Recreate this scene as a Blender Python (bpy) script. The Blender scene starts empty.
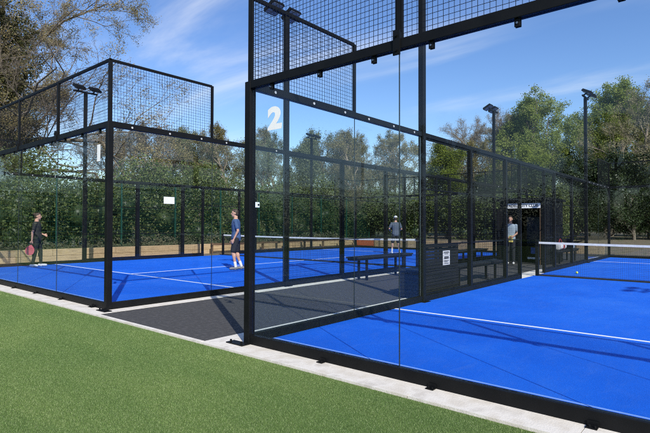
import bpy, math, random
import numpy as np
from mathutils import Vector, Matrix
R = math.radians
sc = bpy.context.scene
COL = sc.collection
rnd = random.Random(7)

# ------------------------------------------------------------------ materials
def new_mat(name):
    m = bpy.data.materials.new(name); m.use_nodes = True
    nt = m.node_tree; nt.nodes.clear()
    return m, nt, nt.nodes, nt.links
def ramp(N, L, fac, stops):
    r = N.new('ShaderNodeValToRGB'); L.new(fac, r.inputs[0])
    e = r.color_ramp.elements
    while len(e) < len(stops): e.new(0.5)
    for i, (p, c) in enumerate(stops):
        e[i].position = p; e[i].color = (*c, 1)
    return r.outputs[0]
def noise(N, L, scale, detail=4, rough=.55, stretch=None, src='Object', dist=0):
    t = N.new('ShaderNodeTexCoord'); n = N.new('ShaderNodeTexNoise')
    n.inputs['Scale'].default_value = scale; n.inputs['Detail'].default_value = detail
    n.inputs['Roughness'].default_value = rough; n.inputs['Distortion'].default_value = dist
    o = t.outputs[src]
    if stretch:
        mp = N.new('ShaderNodeMapping'); mp.inputs['Scale'].default_value = stretch
        L.new(o, mp.inputs[0]); o = mp.outputs[0]
    L.new(o, n.inputs['Vector'])
    return n.outputs['Fac']
def surf(name, c1, c2=None, scale=8, rough=.6, metal=0, bump=0, bscale=None, lo=.3, hi=.7, stretch=None, detail=5, spec=.5, c3=None, bdist=.01):
    m, nt, N, L = new_mat(name)
    out = N.new('ShaderNodeOutputMaterial'); b = N.new('ShaderNodeBsdfPrincipled')
    L.new(b.outputs[0], out.inputs[0])
    c2 = c2 or tuple(x*.8 for x in c1)
    st = [(lo, c1), (hi, c2)] if not c3 else [(lo, c1), ((lo+hi)/2, c2), (hi, c3)]
    L.new(ramp(N, L, noise(N, L, scale, detail, stretch=stretch), st), b.inputs['Base Color'])
    b.inputs['Roughness'].default_value = rough; b.inputs['Metallic'].default_value = metal
    b.inputs['Specular IOR Level'].default_value = spec
    if bump:
        bp = N.new('ShaderNodeBump'); bp.inputs['Strength'].default_value = bump; bp.inputs['Distance'].default_value = bdist
        L.new(noise(N, L, bscale or scale*6, 4, stretch=stretch), bp.inputs['Height']); L.new(bp.outputs[0], b.inputs['Normal'])
    return m
def foliage(name, c1, c2, c3=None, trans=.3, rough=.6, nscale=.35):
    m, nt, N, L = new_mat(name)
    out = N.new('ShaderNodeOutputMaterial'); b = N.new('ShaderNodeBsdfPrincipled')
    g = N.new('ShaderNodeNewGeometry')
    col = ramp(N, L, g.outputs['Random Per Island'], [(0, c1), (.55, c2), (1, c3 or c2)])
    f = ramp(N, L, noise(N, L, nscale, 3), [(.35, (.75, .8, .7)), (.65, (1.15, 1.1, 1.05))])
    mx = N.new('ShaderNodeMix'); mx.data_type = 'RGBA'; mx.blend_type = 'MULTIPLY'; mx.inputs[0].default_value = 1
    L.new(col, mx.inputs[6]); L.new(f, mx.inputs[7])
    L.new(mx.outputs[2], b.inputs['Base Color']); b.inputs['Roughness'].default_value = rough
    b.inputs['Specular IOR Level'].default_value = .3
    t = N.new('ShaderNodeBsdfTranslucent'); L.new(mx.outputs[2], t.inputs[0])
    ms = N.new('ShaderNodeMixShader'); ms.inputs[0].default_value = trans
    L.new(b.outputs[0], ms.inputs[1]); L.new(t.outputs[0], ms.inputs[2]); L.new(ms.outputs[0], out.inputs[0])
    return m
def glass_mat():
    m, nt, N, L = new_mat('safety_glass')
    out = N.new('ShaderNodeOutputMaterial'); t = N.new('ShaderNodeBsdfTransparent'); g = N.new('ShaderNodeBsdfGlossy')
    t.inputs[0].default_value = (.965, .985, .985, 1); g.inputs['Roughness'].default_value = 0.0
    g.inputs[0].default_value = (.95, 1, 1, 1)
    f = N.new('ShaderNodeFresnel'); gm = N.new('ShaderNodeNewGeometry'); mr = N.new('ShaderNodeMapRange')
    mr.inputs[3].default_value = 1.15; mr.inputs[4].default_value = 1/1.15       # same reflectance on both faces of the pane
    L.new(gm.outputs['Backfacing'], mr.inputs[0]); L.new(mr.outputs[0], f.inputs[0])
    ms = N.new('ShaderNodeMixShader')
    ad = N.new('ShaderNodeMath'); ad.operation = 'ADD'; ad.inputs[1].default_value = .012; L.new(f.outputs[0], ad.inputs[0]); L.new(ad.outputs[0], ms.inputs[0]); L.new(t.outputs[0], ms.inputs[1]); L.new(g.outputs[0], ms.inputs[2]); L.new(ms.outputs[0], out.inputs[0])
    return m
M = {}
M['glass'] = glass_mat()
M['frame'] = surf('black_powder_coat', (.0045, .005, .006), (.008, .0085, .009), scale=5, rough=.5, spec=.16, bump=.05, bscale=200)
M['wire'] = surf('black_wire', (.007, .008, .009), rough=.5, spec=.3)
M['steel'] = surf('dull_steel', (.35, .35, .34), (.25, .25, .25), rough=.35, metal=1)
M['steel_pale'] = surf('zinc_bolt', (.62, .62, .60), (.5, .5, .5), rough=.5, metal=.3)
M['rubber'] = surf('silicone', (.02, .03, .03), rough=.5)
M['white'] = surf('white_paint', (.88, .88, .88), (.84, .84, .84), rough=.55)
M['band'] = surf('white_net_band', (.75, .75, .73), (.62, .62, .6), scale=12, rough=.8)
M['net'] = surf('net_cord', (.018, .018, .018), rough=.8)
M['concrete'] = surf('kerb_concrete', (.58, .54, .47), (.74, .70, .62), scale=4, rough=.9, bump=.5, bscale=70, lo=.34, hi=.62, detail=12, bdist=.006, c3=(.64, .59, .50))
M['asphalt'] = surf('grey_court_runoff', (.052, .050, .048), (.105, .10, .095), scale=14, rough=.9, bump=.5, bscale=160, detail=8, lo=.46, hi=.86, stretch=(1, 1.4, 1))
M['soil'] = surf('brown_soil', (.10, .075, .05), (.17, .13, .085), scale=3, rough=1, bump=.6, bscale=18, c3=(.08, .09, .04), bdist=.05)
M['ground'] = surf('rough_grass', (.05, .075, .022), (.085, .10, .035), scale=.6, rough=1, bump=.6, bscale=12, bdist=.05, c3=(.10, .085, .05))
M['timber'] = surf('sleeper_timber', (.38, .26, .14), (.52, .37, .21), scale=2.5, rough=.85, stretch=(8, .6, 8), bump=.5, c3=(.27, .18, .10), bscale=9)
M['brown_wood'] = surf('brown_stained_wood', (.10, .055, .03), (.15, .09, .05), scale=3, rough=.8)
M['bark'] = surf('tree_bark', (.10, .08, .06), (.20, .165, .125), scale=5, rough=.95, bump=.6, bscale=14, stretch=(1, 1, .3), bdist=.03)
M['bark_pale'] = surf('pale_twigs', (.16, .13, .10), (.27, .225, .175), scale=2, rough=.95)
M['green_paint'] = surf('green_fence_coat', (.005, .055, .035), rough=.5)
M['kiosk'] = surf('kiosk_black_cladding', (.005, .0055, .006), (.009, .009, .010), scale=2, rough=.6, spec=.15)
M['dark_in'] = surf('kiosk_lining', (.012, .012, .015), rough=.8)
M['charcoal'] = surf('charcoal_slat', (.013, .014, .016), (.022, .023, .026), scale=3, rough=.6, spec=.2, stretch=(.4, .4, 6))
M['notice'] = surf('notice_paper', (.75, .75, .72), rough=.7)
M['ink'] = surf('grey_print', (.10, .10, .11), rough=.8)
M['ink_black'] = surf('black_lettering', (.01, .01, .012), rough=.7)
M['orange'] = surf('orange_vinyl', (.62, .13, .04), (.5, .12, .05), scale=5, rough=.6)
M['skin'] = surf('skin', (.52, .30, .21), (.46, .25, .17), scale=6, rough=.55)
M['hair_brown'] = surf('brown_hair', (.03, .018, .011), (.06, .036, .02), scale=30, rough=.6, bump=.5, bscale=120)
M['cloth_black'] = surf('black_jersey', (.012, .012, .014), (.018, .018, .02), rough=.85, bump=.3, bscale=12)
M['cloth_navy'] = surf('blue_jersey', (.035, .075, .17), (.045, .095, .21), scale=4, rough=.85, bump=.4, bscale=10)
M['cloth_dark'] = surf('dark_shorts', (.014, .016, .022), rough=.85, bump=.3, bscale=12)
M['cloth_slate'] = surf('slate_jersey', (.07, .09, .12), (.09, .11, .14), rough=.85, bump=.4, bscale=10)
M['cloth_pale'] = surf('pale_grey_jersey', (.26, .33, .39), (.33, .40, .46), rough=.85, bump=.4, bscale=10)
M['shoe_white'] = surf('white_trainer', (.72, .72, .70), (.6, .6, .6), rough=.6)
M['shoe_grey'] = surf('grey_trainer', (.12, .12, .12), (.2, .2, .2), rough=.7)
M['sock'] = surf('white_sock', (.75, .75, .73), rough=.9)
M['eye'] = surf('dark_eye', (.015, .01, .01), rough=.3)
M['lip'] = surf('lips', (.40, .15, .13), rough=.5)
M['pink'] = surf('coral_racket', (.62, .14, .15), (.55, .10, .12), rough=.4)
M['yellow'] = surf('yellow_felt', (.65, .72, .12), (.55, .62, .1), scale=60, rough=.95)
M['yellow_cloth'] = surf('yellow_towel', (.75, .62, .15), rough=.9)
M['red_cloth'] = surf('red_fabric', (.45, .04, .05), rough=.85)
M['blue_panel'] = surf('blue_fridge_label', (.05, .12, .42), rough=.4)
M['lens'] = surf('lamp_lens', (.35, .38, .42), (.28, .3, .34), rough=.15)
M['fridge_glass'] = surf('dark_fridge_door', (.02, .025, .04), (.04, .05, .07), rough=.15)
M['hedge'] = foliage('hedge_leaves', (.05, .075, .02), (.085, .12, .032), (.16, .19, .06), trans=.25, rough=.5)
M['scrub'] = foliage('scrub_leaves', (.11, .105, .065), (.16, .155, .095), (.08, .10, .045), trans=.15)
M['ivy'] = foliage('ivy_leaves', (.05, .06, .025), (.10, .10, .04), (.19, .16, .07), trans=.2)
M['buds'] = foliage('oak_buds', (.27, .21, .10), (.36, .29, .15), (.22, .21, .08), trans=.3)
M['grey_buds'] = foliage('grey_twig_buds', (.26, .21, .18), (.33, .28, .23), (.22, .22, .15), trans=.3)
M['olive'] = foliage('olive_young_leaves', (.20, .18, .08), (.27, .235, .11), (.15, .17, .06), trans=.35)
M['bright'] = foliage('fresh_leaves', (.18, .24, .035), (.27, .32, .05), (.13, .18, .03), trans=.45)
M['maple'] = foliage('maple_leaves', (.21, .27, .06), (.33, .38, .10), (.15, .21, .05), trans=.5)
M['willow'] = foliage('willow_catkins', (.24, .22, .12), (.32, .28, .17), (.19, .20, .09), trans=.35)
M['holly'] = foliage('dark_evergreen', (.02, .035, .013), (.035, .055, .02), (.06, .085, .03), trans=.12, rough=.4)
M['pale_green'] = foliage('pale_green_leaves', (.16, .18, .09), (.22, .24, .13), (.12, .15, .06), trans=.35)

def turf_mat(name, dark, mid, lite, island=False):
    m, nt, N, L = new_mat(name)
    out = N.new('ShaderNodeOutputMaterial'); b = N.new('ShaderNodeBsdfPrincipled'); L.new(b.outputs[0], out.inputs[0])
    big = ramp(N, L, noise(N, L, .9, 5, stretch=(.5, 1.6, 1), dist=.6), [(.3, (.80, .86, .80)), (.7, (1.18, 1.10, 1.10))])
    if island:
        g = N.new('ShaderNodeNewGeometry'); src = g.outputs['Random Per Island']
    else:
        src = noise(N, L, 90, 6, .7)
    fine = ramp(N, L, src, [(0 if island else .3, dark), (.5, mid), (1 if island else .72, lite)])
    mx = N.new('ShaderNodeMix'); mx.data_type = 'RGBA'; mx.blend_type = 'MULTIPLY'; mx.inputs[0].default_value = 1
    L.new(fine, mx.inputs[6]); L.new(big, mx.inputs[7]); L.new(mx.outputs[2], b.inputs['Base Color'])
    b.inputs['Roughness'].default_value = .55 if island else .9; b.inputs['Specular IOR Level'].default_value = .3
    if not island:
        bp = N.new('ShaderNodeBump'); bp.inputs['Strength'].default_value = .8; bp.inputs['Distance'].default_value = .02
        L.new(noise(N, L, 110, 5, .7), bp.inputs['Height']); L.new(bp.outputs[0], b.inputs['Normal'])
    return m
M['lawn'] = turf_mat('lawn_backing', (.07, .13, .028), (.115, .19, .045), (.19, .26, .085))
M['blade'] = turf_mat('lawn_blades', (.082, .155, .032), (.14, .228, .06), (.285, .355, .165), True)
def blue_mat():
    m, nt, N, L = new_mat('blue_court_turf')
    out = N.new('ShaderNodeOutputMaterial'); b = N.new('ShaderNodeBsdfPrincipled'); L.new(b.outputs[0], out.inputs[0])
    big = ramp(N, L, noise(N, L, .55, 7, .62, dist=.5), [(.28, (.003, .105, .63)), (.5, (.004, .130, .74)), (.74, (.022, .17, .78))])
    fine = ramp(N, L, noise(N, L, 140, 4, .7), [(.3, (.62, .66, .74)), (.7, (1.3, 1.26, 1.16))])
    mx = N.new('ShaderNodeMix'); mx.data_type = 'RGBA'; mx.blend_type = 'MULTIPLY'; mx.inputs[0].default_value = 1
    sand_and_line = ramp(N, L, noise(N, L, 5.5, 12, .8, stretch=(1, .4, 1), dist=.6), [(.50, (0, 0, 0)), (.80, (.32, .32, .32))])
    m2 = N.new('ShaderNodeMix'); m2.data_type = 'RGBA'; m2.inputs[7].default_value = (.10, .22, .62, 1)
    L.new(sand_and_line, m2.inputs[0]); L.new(big, m2.inputs[6])
    L.new(m2.outputs[2], mx.inputs[6]); L.new(fine, mx.inputs[7]); L.new(mx.outputs[2], b.inputs['Base Color'])
    b.inputs['Roughness'].default_value = .8; b.inputs['Specular IOR Level'].default_value = .25
    bp = N.new('ShaderNodeBump'); bp.inputs['Strength'].default_value = .5; bp.inputs['Distance'].default_value = .01
    L.new(noise(N, L, 150, 4, .7), bp.inputs['Height']); L.new(bp.outputs[0], b.inputs['Normal'])
    return m
M['blue'] = blue_mat()
M['sand_and_line'] = surf('pale_blue_line', (.16, .32, .78), (.24, .40, .8), scale=20, rough=.8)

# ------------------------------------------------------------------ object helpers
ORG = {}
def empty(name, loc, label, cat, group=None, rotz=0):
    o = bpy.data.objects.new(name, None); COL.objects.link(o); o.location = loc; o.rotation_euler[2] = rotz
    o.empty_display_size = .2
    o['label'] = label; o['category'] = cat
    if group: o['group'] = group
    ORG[o] = Vector(loc) if not rotz else Vector((0, 0, 0)); return o
def link_mesh(me, name, mat, parent=None, world=True):
    o = bpy.data.objects.new(name, me); COL.objects.link(o)
    if mat is not None and not me.materials: me.materials.append(mat)
    if parent is not None:
        o.parent = parent
        org = ORG[parent]
        if world and org.length > 0: me.transform(Matrix.Translation(-org))
        ORG[o] = org
    else: ORG[o] = Vector((0, 0, 0))
    return o
def tag(o, label=None, cat=None, group=None, kind=None):
    if label: o['label'] = label
    if cat: o['category'] = cat
    if group: o['group'] = group
    if kind: o['kind'] = kind
    return o
class MB:
    def __init__(s): s.v = []; s.f = []
    def box(s, x0, x1, y0, y1, z0, z1):
        i = len(s.v)
        s.v += [(x, y, z) for z in (z0, z1) for x, y in ((x0, y0), (x1, y0), (x1, y1), (x0, y1))]
        s.f += [(i, i+3, i+2, i+1), (i+4, i+5, i+6, i+7)] + [(i+a, i+(a+1) % 4, i+4+(a+1) % 4, i+4+a) for a in range(4)]
        return s
    def bar(s, a, b, w, h=None, up=(0, 0, 1)):
        a = Vector(a); b = Vector(b); h = h or w; d = (b-a).normalized()
        u = Vector(up)
        if abs(d.dot(u)) > .98: u = Vector((0, 1, 0))
        r = d.cross(u).normalized(); u = r.cross(d)
        i = len(s.v)
        for p in (a, b):
            for q, t in ((-1, -1), (1, -1), (1, 1), (-1, 1)): s.v.append(tuple(p+r*q*w/2+u*t*h/2))
        s.f += [(i, i+3, i+2, i+1), (i+4, i+5, i+6, i+7)] + [(i+c, i+(c+1) % 4, i+4+(c+1) % 4, i+4+c) for c in range(4)]
        return s
    def cyl(s, a, b, r0, r1=None, n=12, caps=True):
        a = Vector(a); b = Vector(b); r1 = r0 if r1 is None else r1; d = (b-a).normalized()
        u = Vector((0, 0, 1)) if abs(d.z) < .9 else Vector((1, 0, 0))
        x = d.cross(u).normalized(); y = d.cross(x)
        i = len(s.v)
        for p, rr in ((a, r0), (b, r1)):
            for k in range(n):
                t = 2*math.pi*k/n; s.v.append(tuple(p+(x*math.cos(t)+y*math.sin(t))*rr))
        s.f += [(i+k, i+(k+1) % n, i+n+(k+1) % n, i+n+k) for k in range(n)]
        if caps: s.f += [tuple(i+n-1-k for k in range(n)), tuple(i+n+k for k in range(n))]
        return s
    def build(s, name, mat, parent=None, bevel=0, smooth=False):
        me = bpy.data.meshes.new(name); me.from_pydata(s.v, [], s.f); me.update()
        o = link_mesh(me, name, mat, parent)
        if bevel:
            b = o.modifiers.new('bevel', 'BEVEL'); b.width = bevel; b.segments = 2; b.limit_method = 'ANGLE'
        if smooth:
            for p in me.polygons: p.use_smooth = True
        return o
def box(name, mat, parent, *a, bevel=0): return MB().box(*a).build(name, mat, parent, bevel)
def np_mesh(name, V, F, mat, parent=None):
    V = np.asarray(V, dtype=np.float32); F = np.asarray(F, dtype=np.int32)
    me = bpy.data.meshes.new(name); me.vertices.add(len(V)); me.vertices.foreach_set('co', V.ravel())
    k = F.shape[1]; me.loops.add(F.size); me.polygons.add(len(F)); me.loops.foreach_set('vertex_index', F.ravel())
    me.polygons.foreach_set('loop_start', np.arange(0, F.size, k, dtype=np.int32))
    me.polygons.foreach_set('loop_total', np.full(len(F), k, dtype=np.int32))
    me.update(calc_edges=True)
    return link_mesh(me, name, mat, parent)
def copy_tree(o, parent=None):
    c = o.copy(); COL.objects.link(c); c.parent = parent
    for ch in list(o.children): copy_tree(ch, c)
    return c
def text_mesh(body, size, depth=.004, bold=.02, align='CENTER'):
    cu = bpy.data.curves.new('t', 'FONT'); cu.body = body; cu.size = size; cu.extrude = depth/2; cu.offset = bold*size
    cu.align_x = align; cu.align_y = 'CENTER'
    o = bpy.data.objects.new('t', cu); COL.objects.link(o)
    bpy.context.view_layer.update()
    me = bpy.data.meshes.new_from_object(o.evaluated_get(bpy.context.evaluated_depsgraph_get()))
    bpy.data.objects.remove(o); me.materials.clear(); return me

# ------------------------------------------------------------------ camera
CAM = Vector((4.319, -3.759, 1.357)); YAW = R(40.279); F_PX = 492.145
FW = Vector((-math.sin(YAW), math.cos(YAW), 0)); RT = Vector((math.cos(YAW), math.sin(YAW), 0))
cd = bpy.data.cameras.new('camera'); cam = bpy.data.objects.new('camera', cd); COL.objects.link(cam)
cam.location = CAM; cam.rotation_euler = (R(90.959), R(-.14), YAW)
cd.sensor_width = 36; cd.lens = F_PX/650*36; cd.clip_end = 2500; cd.clip_start = .05
sc.camera = cam
def at(px, d, z=0):
    p = CAM + d*(FW + (px-325)/F_PX*RT); return Vector((p.x, p.y, z))

# ------------------------------------------------------------------ world and sun
SUN = Vector((1.2, -.72, 1.0)).normalized()
el = math.asin(SUN.z); az = math.atan2(SUN.x, SUN.y)
w = bpy.data.worlds.new('World'); sc.world = w; w.use_nodes = True
nt = w.node_tree; N, L = nt.nodes, nt.links; N.clear()
out = N.new('ShaderNodeOutputWorld'); bg = N.new('ShaderNodeBackground'); bg.inputs[1].default_value = .12
sky = N.new('ShaderNodeTexSky'); sky.sky_type = 'NISHITA'; sky.sun_disc = False
sky.sun_elevation = el; sky.sun_rotation = az; sky.air_density = 1.05; sky.dust_density = .7; sky.ozone_density = 2.6
tc = N.new('ShaderNodeTexCoord'); sep = N.new('ShaderNodeSeparateXYZ'); L.new(tc.outputs['Generated'], sep.inputs[0])
def math_n(op, a, b=None, c=None):
    n = N.new('ShaderNodeMath'); n.operation = op
    for i, q in enumerate((a, b, c)):
        if q is None: continue
        if isinstance(q, (int, float)): n.inputs[i].default_value = q
        else: L.new(q, n.inputs[i])
    return n.outputs[0]
zc = math_n('MAXIMUM', sep.outputs[2], .03)
zc = math_n('ADD', zc, .12)
u_ = math_n('DIVIDE', sep.outputs[0], zc); v_ = math_n('DIVIDE', sep.outputs[1], zc)
cb = N.new('ShaderNodeCombineXYZ'); L.new(u_, cb.inputs[0]); L.new(v_, cb.inputs[1])
mp = N.new('ShaderNodeMapping'); mp.inputs['Rotation'].default_value = (0, 0, R(-62)); mp.inputs['Scale'].default_value = (.55, 2.0, 1)
mp.inputs['Location'].default_value = (.9, .35, 0)
L.new(cb.outputs[0], mp.inputs[0])
n1 = N.new('ShaderNodeTexNoise'); n1.inputs['Scale'].default_value = .9; n1.inputs['Detail'].default_value = 9; n1.inputs['Roughness'].default_value = .58; n1.inputs['Distortion'].default_value = .5
L.new(mp.outputs[0], n1.inputs['Vector'])
n2 = N.new('ShaderNodeTexNoise'); n2.inputs['Scale'].default_value = .55; n2.inputs['Detail'].default_value = 4
L.new(cb.outputs[0], n2.inputs['Vector'])
mr = N.new('ShaderNodeMapRange'); mr.interpolation_type = 'SMOOTHSTEP'; L.new(n1.outputs['Fac'], mr.inputs[0]); mr.inputs[1].default_value = .46; mr.inputs[2].default_value = .80
mr2 = N.new('ShaderNodeMapRange'); mr2.interpolation_type = 'SMOOTHSTEP'; L.new(n2.outputs['Fac'], mr2.inputs[0]); mr2.inputs[1].default_value = .36; mr2.inputs[2].default_value = .62
cf = math_n('MULTIPLY', mr.outputs[0], mr2.outputs[0]); cf = math_n('MULTIPLY', cf, .68)
mx = N.new('ShaderNodeMix'); mx.data_type = 'RGBA'; L.new(cf, mx.inputs[0]); hs = N.new('ShaderNodeHueSaturation'); hs.inputs['Hue'].default_value = .512; hs.inputs['Saturation'].default_value = 1.2; hs.inputs['Value'].default_value = 1.2; L.new(sky.outputs[0], hs.inputs['Color']); L.new(hs.outputs[0], mx.inputs[6]); mx.inputs[7].default_value = (6.6, 6.9, 7.4, 1)
L.new(mx.outputs[2], bg.inputs[0]); L.new(bg.outputs[0], out.inputs[0])
sl = bpy.data.lights.new('sun', 'SUN'); so = bpy.data.objects.new('sun', sl); COL.objects.link(so)
sl.energy = 4.2; sl.angle = R(.53); sl.color = (1, .955, .88)
so.rotation_euler = SUN.to_track_quat('Z', 'Y').to_euler(); so.location = (20, -12, 20)

# ------------------------------------------------------------------ ground
GAPX = 3.39
def struct(name, mat, *b, parent=None):
    o = box(name, mat, parent, *b)
    if parent is None: o['kind'] = 'structure'
    return o
V = [(-900, -900, -.07), (900, -900, -.07), (900, 900, -.07), (-900, 900, -.07)]
g = MB(); g.v = V; g.f = [(0, 1, 2, 3)]; tag(g.build('ground', M['ground']), kind='structure')
struct('lawn', M['lawn'], -60, 40, -45, -.335, -.069, -.022)
def blades():
    V = []
    cx, cy = CAM.x, CAM.y
    rng = np.random.default_rng(3)
    for ix in range(-34, 16):
        for iy in range(0, 18):
            x0, y0 = ix*.5, -.335-(iy+1)*.5
            c = Vector((x0+.25, y0+.25, 0))-CAM; d = c.dot(FW); r = c.dot(RT)
            if d < 2.6 or d > 13 or abs(r) > d*.72+.6: continue
            n = int(9500 if d < 5 else 7000 if d < 7 else 4200 if d < 9.5 else 2300)
            p = np.c_[rng.uniform(x0, x0+.5, n), np.minimum(rng.uniform(y0, y0+.5, n), -.34)]
            a = rng.uniform(0, 2*np.pi, n); wd = rng.uniform(.0007, .0015, n)*(1 if d < 5 else 1.25 if d < 7 else 1.7 if d < 9.5 else 2.4)
            h = rng.uniform(.006, .0125, n); lean = rng.normal(0, .004, (n, 2))
            z0 = -.0225
            b0 = np.c_[p[:, 0]-np.cos(a)*wd, p[:, 1]-np.sin(a)*wd, np.full(n, z0)]
            b1 = np.c_[p[:, 0]+np.cos(a)*wd, p[:, 1]+np.sin(a)*wd, np.full(n, z0)]
            t = np.c_[p+lean, z0+h]; t[:, 1] = np.minimum(t[:, 1], -.337)
            V.append(np.stack([b0, b1, t], 1).reshape(-1, 3))
    V = np.concatenate(V); F = np.arange(len(V)).reshape(-1, 3)
    tag(np_mesh('turf_blades', V, F, M['blade']), 'short green artificial turf pile in the foreground', 'turf', kind='stuff')
blades()
# concrete strips, gap floor
struct('concrete_strip', M['concrete'], -GAPX+.0, -3.10, -.275, 20.4, -.068, .0)
struct('concrete_strip', M['concrete'], -.47, .0, -.275, 20.4, -.068, .0)
def apron(xa, xb, ya, yb):
    n = max(1, round((xb-xa)/3.0)); st = (xb-xa)/n
    for k in range(n): struct('concrete_apron', M['concrete'], xa+k*st+.003, xa+(k+1)*st-.003, ya, yb, -.068, rnd.uniform(-.0015, .0))
apron(-14.1, -3.10, -.33, -.277); apron(-14.1, -GAPX-.002, -.275, .06)
apron(-.47, 10.5, -.33, -.277); apron(.002, 10.5, -.275, .06)
struct('kerb', M['concrete'], -3.098, -.472, -.33, -.275, -.068, .002)
struct('path', M['asphalt'], -3.098, -.472, -.273, 20.4, -.068, -.004)
struct('path', M['asphalt'], -3.2, -.3, 20.402, 24, -.068, -.006)
struct('side_path', M['soil'], -15.02, -13.44, -2.4, 22.3, -.068, -.02)
struct('soil_strip', M['soil'], -15.0, 12, 20.05, 22.3, -.067, -.03)
struct('bank', M['ground'], -60, -15.16, -2.4, 60, -.068, .42)
bk = MB(); bk.v = [(-15.15, 22.46, .42), (-3, 22.46, .42), (-3, 60, .6), (-15.15, 60, .6), (-3, 22.46, -.05), (14, 22.46, -.05), (14, 30, .5), (-3, 30, .5), (14, 60, .6)]
bk.f = [(0, 1, 2, 3), (4, 5, 6, 7), (7, 6, 8, 2)]
tag(bk.build('leaf_litter_bank', M['soil']), kind='structure')

def rng_quads(rng, P, size, flat=0.0, tri=False):
    n = len(P)
    nn = rng.normal(size=(n, 3)) + np.array([.35, -.25, .75]); nn /= np.linalg.norm(nn, axis=1)[:, None]
    a = np.cross(nn, rng.normal(size=(n, 3))); a /= np.linalg.norm(a, axis=1)[:, None]
    b = np.cross(nn, a); b -= (a*b).sum(1)[:, None]*a; b /= np.linalg.norm(b, axis=1)[:, None]
    s = (size*rng.uniform(.6, 1.3, n))[:, None]
    V = np.stack([P-a*s*.5, P+b*s*.28, P+a*s*.5, P-b*s*.28], 1).reshape(-1, 3)
    return V, np.arange(4*n).reshape(-1, 4)

# ------------------------------------------------------------------ courts
def mesh_wires(mb, P, u0, u1, z0, z1, cell=.05, t=.0034):
    """welded mesh in the plane of P(u, n, z)"""
    n = max(1, round((u1-u0)/cell))
    for i in range(1, n):
        u = u0+(u1-u0)*i/n
        a = P(u-t/2, .0002, z0); b = P(u+t/2, .0002+t, z1)
        mb.box(min(a[0], b[0]), max(a[0], b[0]), min(a[1], b[1]), max(a[1], b[1]), z0, z1)
    m = max(1, round((z1-z0)/cell))
    for j in range(1, m):
        z = z0+(z1-z0)*j/m
        a = P(u0, -.0002-t, z); b = P(u1, -.0002, z)
        mb.box(min(a[0], b[0]), max(a[0], b[0]), min(a[1], b[1]), max(a[1], b[1]), z-t/2, z+t/2)
def pbox(mb, P, u0, u1, n0, n1, z0, z1):
    a = P(u0, n0, z0); b = P(u1, n1, z1)
    mb.box(min(a[0], b[0]), max(a[0], b[0]), min(a[1], b[1]), max(a[1], b[1]), z0, z1); return mb
def glass_panel(root, P, u0, u1, z0=.107, z1=2.915, clamps=(.16, .52, .86), tabs=True):
    g = pbox(MB(), P, u0+.004, u1-.004, -.006, .006, z0, z1).build('glass_panel', M['glass'], root)
    for k in clamps:
        u = u0+(u1-u0)*k
        if not tabs:
            for n0, n1 in ((.0365, .044), (-.044, -.0365)): MB().cyl(P(u, n0, z1+.035), P(u, n1, z1+.035), .017, n=12).build('bolt', M['steel_pale'], g)
            continue
        c = pbox(MB(), P, u-.022, u+.022, -.018, -.007, z1-.062, z1-.002)
        pbox(c, P, u-.022, u+.022, .007, .018, z1-.062, z1-.002)
        c = c.build('clamp', M['frame'], g, bevel=.003)
        pn = P(u, -.019, z1-.034); pm = P(u, -.024, z1-.034); qn = P(u, .019, z1-.034); qm = P(u, .024, z1-.034)
        MB().cyl(pn, pm, .009, n=10).build('bolt', M['steel'], g); MB().cyl(qn, qm, .009, n=10).build('bolt', M['steel'], g)
    return g
def mesh_panel(root, P, u0, u1, z0, z1, mids=(), fr=.03):
    mb = MB(); mesh_wires(mb, P, u0+fr/2, u1-fr/2, z0+fr/2, z1-fr/2, t=.0034 if fr < .02 else .0026)
    p = mb.build('mesh_panel', M['wire'], root)
    f = MB()
    pbox(f, P, u0, u0+fr, -.015, .015, z0, z1); pbox(f, P, u1-fr, u1, -.015, .015, z0, z1)
    pbox(f, P, u0+fr, u1-fr, -.0148, .0148, z0, z0+fr); pbox(f, P, u0+fr, u1-fr, -.0148, .0148, z1-fr, z1)
    for z in mids: pbox(f, P, u0+fr, u1-fr, -.012, .012, z-.012, z+.012)
    f.build('frame', M['frame'], p)
    return p
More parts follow.
